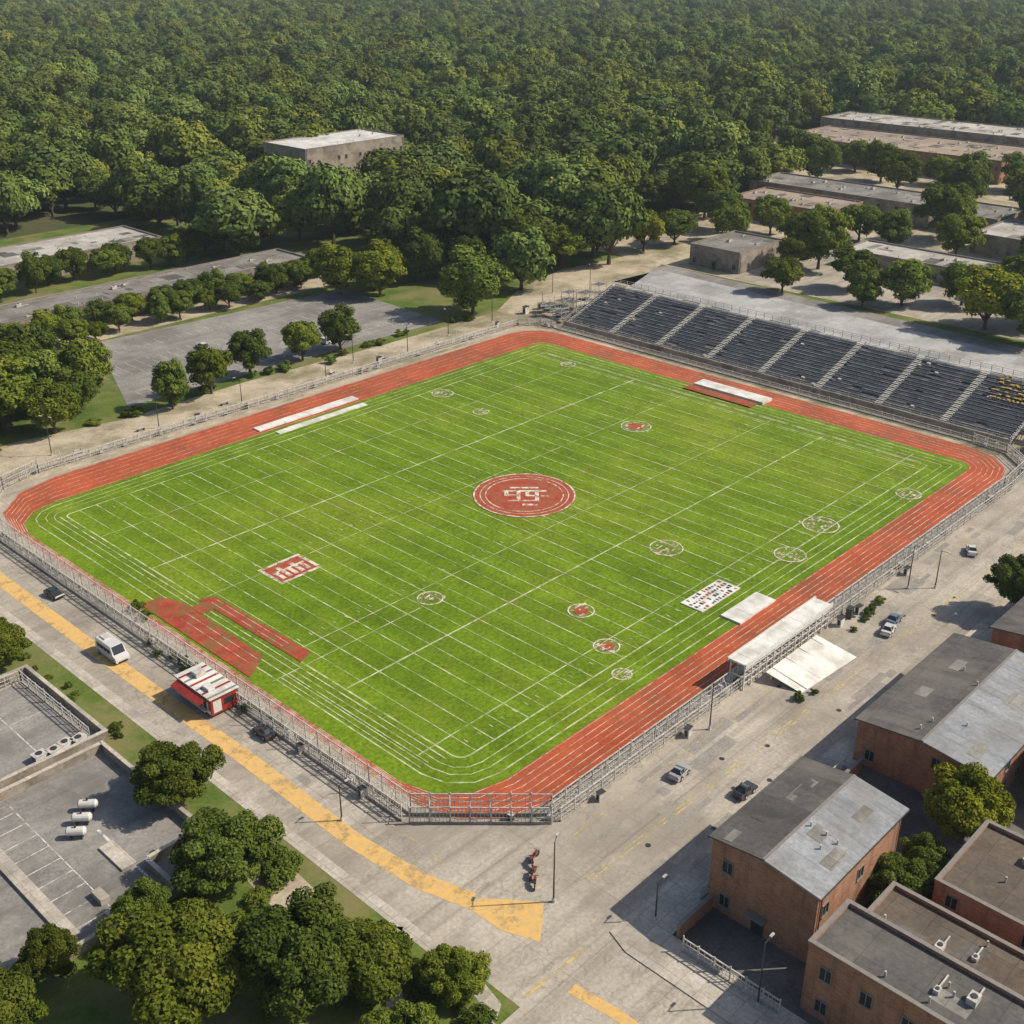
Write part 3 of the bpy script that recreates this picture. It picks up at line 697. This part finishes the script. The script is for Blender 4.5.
for (x,y) in((-100.2,-27.5),(-98.6,-25.8),(-97,-24.2)):
    b=MB(); b.cyl((-.9,0,.95),(.9,0,.95),.5,.5,'wpaint',14); b.cyl((-1.1,0,.95),(-.9,0,.95),.3,.5,'wpaint',14); b.cyl((.9,0,.95),(1.1,0,.95),.5,.3,'wpaint',14)
    for xx in(-.6,.6): b.box(xx-.08,-.4,0,xx+.08,.4,.5,'dsteel')
    b.cyl((0,0,1.45),(0,0,1.8),.12,.12,'dsteel'); b.obj("gas_tank",None,(x,y,.15),2.4)
def ac(x,y,z,s=1.):
    b=MB(); b.box(-.8*s,-.6*s,0,.8*s,.6*s,1.*s,'wpaint'); b.box(-.86*s,-.66*s,1.*s,.86*s,.66*s,1.06*s,'steel'); b.cyl((0,0,1.06*s),(0,0,1.16*s),.4*s,.4*s,'dsteel',12)
    for i in range(5): b.box(-.83*s,-.5*s,.2*s+i*.15*s,-.8*s,.5*s,.26*s+i*.15*s,'dsteel')
    b.obj("air_handling_unit",None,(x,y,z),random.uniform(0,.3))
for x,y in((-96.5,-11.5),(-94.8,-11.9),(-93.2,-11.5),(-91.6,-11.9)): ac(x,y,.16,1.)

# ---------------------------------------------------------------- vehicles and street furniture
def carpaint(name,c):
    m,nt,b=newmat(name); b.inputs["Base Color"].default_value=(*c,1); b.inputs["Metallic"].default_value=.1; b.inputs["Roughness"].default_value=.3
    b.inputs["Coat Weight"].default_value=.6; return m
for k,c in (('p_white',(.65,.65,.63)),('p_dark',(.03,.035,.045)),('p_blue',(.12,.16,.24)),('p_red',(.32,.035,.02)),('p_silver',(.35,.36,.37))): M[k]=carpaint("paint"+k[1:],c)
def vehicle(name,x,y,rot,k,L=4.3,W=1.8,H=1.45,van=False):
    b=MB(); h=W/2
    if van: prof=[(-L/2,.35),(-L/2,1.0),(-L/2+.1,H*.95),(-L/2+.3,H),(L/2-1.3,H),(L/2-.75,1.25),(L/2-.1,1.05),(L/2,.75),(L/2,.35)]
    else: prof=[(-L/2,.32),(-L/2,.75),(-L/2+.1,.92),(-L/2+.55,.97),(L/2-1.2,.93),(L/2-.15,.75),(L/2,.6),(L/2,.32)]
    def loft(prof,y0,y1,ins,k):
        n=len(prof); zs=[p[1] for p in prof]; zm=max(zs)
        vs=[]
        for s in(-1,1):
            for px,pz in prof: vs.append((px,s*(y1 if pz<zm*.75 else y1-ins),pz))
        b.add(vs,[tuple(range(n)),tuple(range(2*n-1,n-1,-1))]+[(i,n+i,n+(i+1)%n,(i+1)%n) for i in range(n)],k)
    loft(prof,0,h,.12,k)
    if not van:
        cab=[(-L/2+.45,.93),(-L/2+.95,H-.04),(-L/2+1.3,H),(L/2-2.1,H),(L/2-1.85,H-.05),(L/2-1.1,.92)]
        loft(cab,0,h-.08,.18,'glass')
        b.box(-L/2+1.0,-h+.26,H-.02,L/2-1.95,h-.26,H+.03,k)
        for s in(-1,1):
            for px in(-L/2+.75,-.1,L/2-1.5): b.beam((px,s*(h-.07),.93),(px+( .45 if px<-1 else (-.5 if px>1 else 0)),s*(h-.25),H),.08,k)
    else:
        for s in(-1,1):
            for i in range(4): b.box(-L/2+.5+i*.95,min(s*(h-.1),s*(h+.01)),1.25,-L/2+1.3+i*.95,max(s*(h-.1),s*(h+.01)),1.8,'glass')
        b.add([(L/2-1.27,-h+.2,H-.04),(L/2-1.27,h-.2,H-.04),(L/2-.74,h-.2,1.29),(L/2-.74,-h+.2,1.29)],[(0,3,2,1)],'glass')
        b.box(-L/2-.02,-h+.3,1.2,-L/2,h-.3,1.75,'glass')
        b.box(-L/2+.6,-.5,H,-L/2+2.,.5,H+.18,'steel')
    for s in(-1,1):
        for px in(-L/2+.85,L/2-.85): b.cyl((px,s*(h-.22),.33),(px,s*(h+.02),.33),.33,.33,'black',12); b.cyl((px,s*(h+.02),.33),(px,s*(h+.035),.33),.18,.18,'steel',8)
        b.box(L/2-.06,min(s*.5,s*.8),.58,L/2+.02,max(s*.5,s*.8),.7,'wpaint'); b.box(-L/2-.02,min(s*.5,s*.8),.65,-L/2+.04,max(s*.5,s*.8),.8,'p_red')
    b.box(L/2-.05,-.7,.34,L/2+.05,.7,.48,'black')
    return b.obj(name,None,(x,y,.03),rot)
Hp=math.pi/2
vehicle("shuttle_van",-78.3,3.5,-Hp,'p_white',5.6,2.1,2.4,True)
for a in [(-76,25,-Hp+.1,'p_dark'),(-74.6,-27,Hp,'p_dark'),(-45,-69.5,.1,'p_silver'),(-42.5,-77,0,'p_dark'),(2,-72,.2,'p_white'),(5.2,-71.2,.1,'p_blue'),(34,-70,.5,'p_white')]:
    vehicle("parked_car",*a,L=3.3,W=1.55,H=1.35)
for i in (3,9,17): vehicle("parked_car",-18.5+i*2.9,random.choice([95,113,126]),Hp,random.choice(['p_white','p_dark','p_silver']))
for x,y in((209,10),(212,18),(209,30),(320,70),(322,90)): vehicle("parked_car",x,y,random.choice([0,Hp]),random.choice(['p_white','p_silver','p_dark']))
def motorbike(x,y,rot):
    b=MB()
    for px in(-.65,.65): b.cyl((px,-.06,.32),(px,.06,.32),.32,.32,'black',14)
    b.beam((-.6,0,.45),(.4,0,.7),.2,'p_red',.25); b.beam((.65,0,.32),(.42,0,1.0),.08,'steel'); b.beam((.42,-.35,1.02),(.42,.35,1.02),.05,'black')
    b.box(-.55,-.14,.72,.05,.14,.84,'black'); b.box(.0,-.16,.66,.4,.16,.9,'p_red'); b.beam((-.65,0,.33),(0,.0,.36),.1,'steel'); b.beam((-.8,0,.62),(-.45,0,.72),.16,'p_red',.06)
    b.obj("motorcycle",None,(x,y,.03),rot)
for p in((-69.5,-68.2,.4),(-68.4,-67.,.9),(-67.5,-66.6,.2),(-70.4,-69.3,.7)): motorbike(*p)
def lamp(x,y,h=8,rot=0,name="street_lamp",arms=1):
    b=MB(); b.cyl((0,0,0),(0,0,.5),.22,.16,'steel',8); b.cyl((0,0,.5),(0,0,h),.10,.06,'dsteel',7)
    for s in range(arms):
        d=1 if s==0 else -1
        b.beam((0,0,h-.1),(d*1.,0,h+.1),.07,'dsteel'); b.box(min(d*.8,d*1.4),-.12,h+.05,max(d*.8,d*1.4),.12,h+.17,'steel')
    b.obj(name,None,(x,y,.03),rot)
for p in((-70.8,-72.3,8,.5),(-35,-66.8,7,-Hp),(-67.5,-95,8,0),(16,-68,7.5,-Hp),(19,-71,6.5,-Hp),(-78,-46.5,5,0),(-65.5,-81.5,5,0),(40,-82,7,Hp)): lamp(*p)
for x in(-50,-28,-8,14,26,40,56,72,88): lamp(x,random.uniform(72.5,78),random.uniform(5,8),random.uniform(0,3),arms=random.choice([1,2]))
for y in(66,74,84): lamp(random.uniform(84,110),y,random.uniform(6,9),1)
def benchf(x,y,rot):
    b=MB()
    for i in range(3): b.box(-.9,-.25+i*.18,.43,.9,-.11+i*.18,.47,'aisle')
    for i in range(2): b.box(-.9,.32,.6+i*.18,.9,.36,.74+i*.18,'aisle')
    for s in(-.7,.7): b.box(s-.05,-.22,0,s+.05,.34,.43,'dsteel'); b.box(s-.05,.3,.43,s+.05,.34,.95,'dsteel')
    b.obj("park_bench",None,(x,y,.05),rot)
for i in range(6): benchf(-50+i*21+random.uniform(-6,6),73.5+random.uniform(0,3),random.choice([0,math.pi,.4]))
def cabinet(x,y,s=1,k='steel'):
    b=MB(); b.box(-.5*s,-.35*s,0,.5*s,.35*s,1.3*s,k); b.box(-.56*s,-.41*s,1.3*s,.56*s,.41*s,1.38*s,'dsteel'); b.box(-.53*s,-.2*s,.2*s,-.5*s,.2*s,1.1*s,'dsteel'); b.obj("utility_cabinet",None,(x,y,.04),random.uniform(-.2,.2))
for p in((2,-65.8,1.2,'dsteel'),(4,-66.2,1),(-1,-66,1,'wpaint'),(-38,-65.6,1),(-55,-65.5,.9),(-73.5,-33,.9),(-73.6,-45,1),(20,-65.8,1),(84,76,1.5,'wpaint'),(90,76,1.3),(70,73,1),(-20,72.5,1,'wpaint'),(30,73,1.2)): cabinet(*p)

# ---------------------------------------------------------------- individual trees
T=[(-89,-30,5,8.5,'BIG'),(-92.5,-45,5.4,9,'BIG'),(-104.5,-56,6.8,11.5,'BIG'),(-96.5,-63,6.,10.5,'BIG'),(-91.5,-67,4.6,8,'BIG'),(-86.5,-73.5,3.3,5.5,'BIG'),(-111.5,-44,2.8,6,'BIG'),(-95.5,-76,3.6,6.5,'BIG'),
(-90,13,4.2,7,'BIG'),(-102.5,-45.5,3.,6,'BIG'),(-119,-48,5,9,'BIG'),
(-33,-99,5.,9.,'BIGY'),(-46.8,-98.5,3.6,7,'BIG'),(-41,-98.5,2.6,5,'BIG'),(20,-83.2,4.6,9,'BIG'),(-56,-97,1.2,3,'BIG'),
(-20,82,4.2,10,'MID'),(-9,84,5.3,11,'MID'),(4,88,5,11,'MID'),(19,88,4.8,10,'MID'),(30,87.5,5.3,10,'MID'),
(-28,103,6,12,'MID'),(-33,120,7,13,'MID'),(-50,97,8,13,'MID'),(-44,87,6,11,'MID'),(-60,105,8,13,'MID'),(-44,112,8,14,'MID'),(-58,122,8,14,'MID'),(-64,92,7,12,'MID'),(-38,135,7,12,'MID'),(-40,101,7,12,'MID'),(-52,108,7,13,'MID'),(-35,94,5,9,'MID'),
(74,86,9.5,16,'MID'),(68,117,8,14,'MIDY'),(62,127,7,13,'MIDY'),(76,124,7,12,'MIDY'),(84,190,6.5,13,'MIDY'),(66,183,7,11,'MID'),(88,120,7,14,'MID'),(112,104,9.5,18,'MID'),(162,97,7,13,'MIDY'),(147,104,8,14,'MIDY'),(128,102,9,15,'MID'),(98,112,8,14,'MID'),(176,95,7,12,'MID'),
(180,44,9.5,18,'MID'),(223,54,7.5,13,'MID'),(155,-19,9,16,'MIDY'),(161,7,7.5,12,'MID'),(166,25,7,12,'MID'),(243,34,10,19,'MID'),(187,-16,8,14,'MID'),(217,112,9,18,'MID'),(148,155,9,17,'MID'),(150,-32,8,14,'MID'),(172,-5,7,12,'MID'),(168,-28,9,15,'MIDY'),(215,-10,8,15,'MID'),(222,20,8,14,'MID'),(150,38,6,10,'MID'),(172,48,6,11,'MIDY'),(210,80,7,13,'MID'),(214,62,6,11,'MIDY'),(268,10,10,18,'MID'),(285,12,9,16,'MID'),(290,50,9,17,'MID'),(180,-45,9,15,'MID'),(290,0,9,16,'MID'),(196,60,7,12,'MID'),(204,95,8,15,'MID'),(192,84,7,12,'MID'),(218,40,7,12,'MID'),(152,14,5,9,'MID'),
(318,60,9,16,'MID'),(325,100,9,15,'MID'),(322,140,9,17,'MID'),(335,80,7,12,'MID'),(340,120,8,13,'MID'),(312,165,9,18,'MID'),(310,85,9,16,'MID'),(345,50,9,15,'MID'),(300,20,9,16,'MID'),(310,-20,9,16,'MID'),(255,-45,9,16,'MID'),(225,-45,9,15,'MID'),(308,120,10,17,'MID')]
for t in T: tree(*t)
for i in range(15): tree(-50+i*8.5+random.uniform(-2,2),148+random.uniform(-3,0),random.uniform(3.8,5.4),random.uniform(6,8),random.choice(['MID','MID','MID','MIDY']))
for i in range(16): tree(-62+i*8+random.uniform(-2,2),139+random.uniform(-2,2),random.uniform(3,4.8),random.uniform(5,8),'MID')
for i in range(17): tree(-50+i*7.5+random.uniform(-2,2),192+random.uniform(-5,5),random.uniform(4.5,6.5),random.uniform(8,10.5),'MID')
for i in range(60):
    x,y=random.choice([(random.uniform(-90,-86),random.uniform(-78,-42)),(random.uniform(-60,100),random.uniform(81,88)),(random.uniform(-60,70),random.uniform(82,87)),(random.uniform(-100,-86),random.uniform(-76,-44)),(random.uniform(108,116),random.uniform(-60,60))])
    tree(x,y,random.uniform(.8,2.),random.uniform(.9,2.2),'SHR',"shrub")
for i in range(26): tree(-87.2+random.uniform(-.9,.8),random.uniform(-16,40),random.uniform(.4,1.),random.uniform(.5,1.2),'SHR',"shrub")

# ---------------------------------------------------------------- forest (one instanced object)
pc=bpy.data.collections.new("forest_tree_kinds")
for i in range(6):
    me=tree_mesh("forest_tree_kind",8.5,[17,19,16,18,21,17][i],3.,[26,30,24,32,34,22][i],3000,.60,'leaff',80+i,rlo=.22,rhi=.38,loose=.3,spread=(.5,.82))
    o=bpy.data.objects.new("forest_tree_kind",me); pc.objects.link(o)
opens=[(-600,-600,92,183),(-600,183,66,264),(92,-600,150,92),(150,-100,296,118),(296,35,434,184),(320,-30,375,40),(124,212,196,274)]
pts=[];sc=[];rot=[];idx=[]
cx,cy=-140.7,-132.9; hd=math.atan2(.6896,.7242)
sp=17.
for i in range(-36,180):
    for j in range(-52,205):
        x=i*sp+(j%2)*sp/2+random.uniform(-6,6); y=j*sp*.87+random.uniform(-6,6)
        dx_,dy_=x-cx,y-cy; d=math.hypot(dx_,dy_)
        if d>2750 or d<150: continue
        a=math.atan2(dy_,dx_)-hd
        if abs(a)>R(30): continue
        if any(o[0]<x<o[2] and o[1]<y<o[3] for o in opens): continue
        if random.random()<.03: continue
        pts.append((x,y,0)); s=random.choice([.75,.9,1.,1.1,1.25,1.4,1.5])*random.uniform(.95,1.05); sc.append((s*random.uniform(.92,1.1),s,s**.7*random.uniform(.8,1.2))); rot.append((random.uniform(-.06,.06),random.uniform(-.06,.06),random.uniform(0,6.28))); idx.append(random.randrange(6))
me=bpy.data.meshes.new("forest"); me.from_pydata(pts,[],[])
a=me.attributes.new("iscale",'FLOAT_VECTOR','POINT'); a.data.foreach_set("vector",np.array(sc,dtype=np.float32).ravel())
a=me.attributes.new("irot",'FLOAT_VECTOR','POINT'); a.data.foreach_set("vector",np.array(rot,dtype=np.float32).ravel())
a=me.attributes.new("iidx",'INT','POINT'); a.data.foreach_set("value",np.array(idx,dtype=np.int32))
fo=bpy.data.objects.new("forest",me); col.objects.link(fo)
ng=bpy.data.node_groups.new("forest_scatter","GeometryNodeTree")
ng.interface.new_socket("Geometry",in_out='INPUT',socket_type='NodeSocketGeometry'); ng.interface.new_socket("Geometry",in_out='OUTPUT',socket_type='NodeSocketGeometry')
gi=ng.nodes.new("NodeGroupInput");go=ng.nodes.new("NodeGroupOutput");ip=ng.nodes.new("GeometryNodeInstanceOnPoints");ci=ng.nodes.new("GeometryNodeCollectionInfo")
ci.inputs["Collection"].default_value=pc; ci.inputs["Separate Children"].default_value=True; ci.inputs["Reset Children"].default_value=True
def na(nm,t):
    q=ng.nodes.new("GeometryNodeInputNamedAttribute"); q.data_type=t; q.inputs[0].default_value=nm; return [o for o in q.outputs if o.enabled][0]
L=ng.links.new
L(gi.outputs[0],ip.inputs["Points"]);L(ci.outputs[0],ip.inputs["Instance"]);ip.inputs["Pick Instance"].default_value=True
L(na("iidx",'INT'),ip.inputs["Instance Index"]);L(na("irot",'FLOAT_VECTOR'),ip.inputs["Rotation"]);L(na("iscale",'FLOAT_VECTOR'),ip.inputs["Scale"])
L(ip.outputs[0],go.inputs[0])
md=fo.modifiers.new("scatter",'NODES'); md.node_group=ng

# ---------------------------------------------------------------- summer haze: a real, very thin homogeneous air layer
hm=bpy.data.materials.new("thin_haze"); hm.use_nodes=True; nt=hm.node_tree; nt.nodes.clear()
vs_=nt.nodes.new("ShaderNodeVolumeScatter"); vs_.inputs["Color"].default_value=(.72,.88,1,1); vs_.inputs["Density"].default_value=.00010; vs_.inputs["Anisotropy"].default_value=.2
out=nt.nodes.new("ShaderNodeOutputMaterial"); nt.links.new(vs_.outputs[0],out.inputs["Volume"])
M['haze']=hm
b=MB(); b.box(-1500,-1500,-.5,4500,4500,160,'haze'); b.obj("air_haze")

# ---------------------------------------------------------------- light, sky, camera
el=R(43)
S=Vector((.745*math.cos(el),-.667*math.cos(el),math.sin(el))).normalized()
sd=bpy.data.lights.new("sun","SUN"); sd.energy=5.0; sd.angle=R(.5); sd.color=(1,.895,.735)
so=bpy.data.objects.new("sun",sd); so.rotation_mode='QUATERNION'; so.rotation_quaternion=S.to_track_quat('Z','Y'); so.location=(0,0,200); col.objects.link(so)
w=bpy.data.worlds.new("World"); scene.world=w; w.use_nodes=True
nt=w.node_tree; sk=nt.nodes.new("ShaderNodeTexSky"); sk.sky_type='NISHITA'; sk.sun_disc=False
sk.sun_elevation=math.asin(S.z); sk.sun_rotation=math.atan2(S.x,S.y); sk.air_density=1.; sk.dust_density=2.
bg=nt.nodes["Background"]; nt.links.new(sk.outputs[0],bg.inputs[0]); bg.inputs[1].default_value=.10
cam=bpy.data.cameras.new("camera"); cam.sensor_width=36; cam.lens=36*1177/1024; cam.clip_end=20000; cam.clip_start=1
co=bpy.data.objects.new("camera",cam); co.location=(-140.7,-132.9,90); co.rotation_euler=(R(90-25.91),0,R(-46.4)); col.objects.link(co)
scene.camera=co
scene.view_settings.view_transform='Standard'; scene.view_settings.look='None'; scene.view_settings.exposure=0
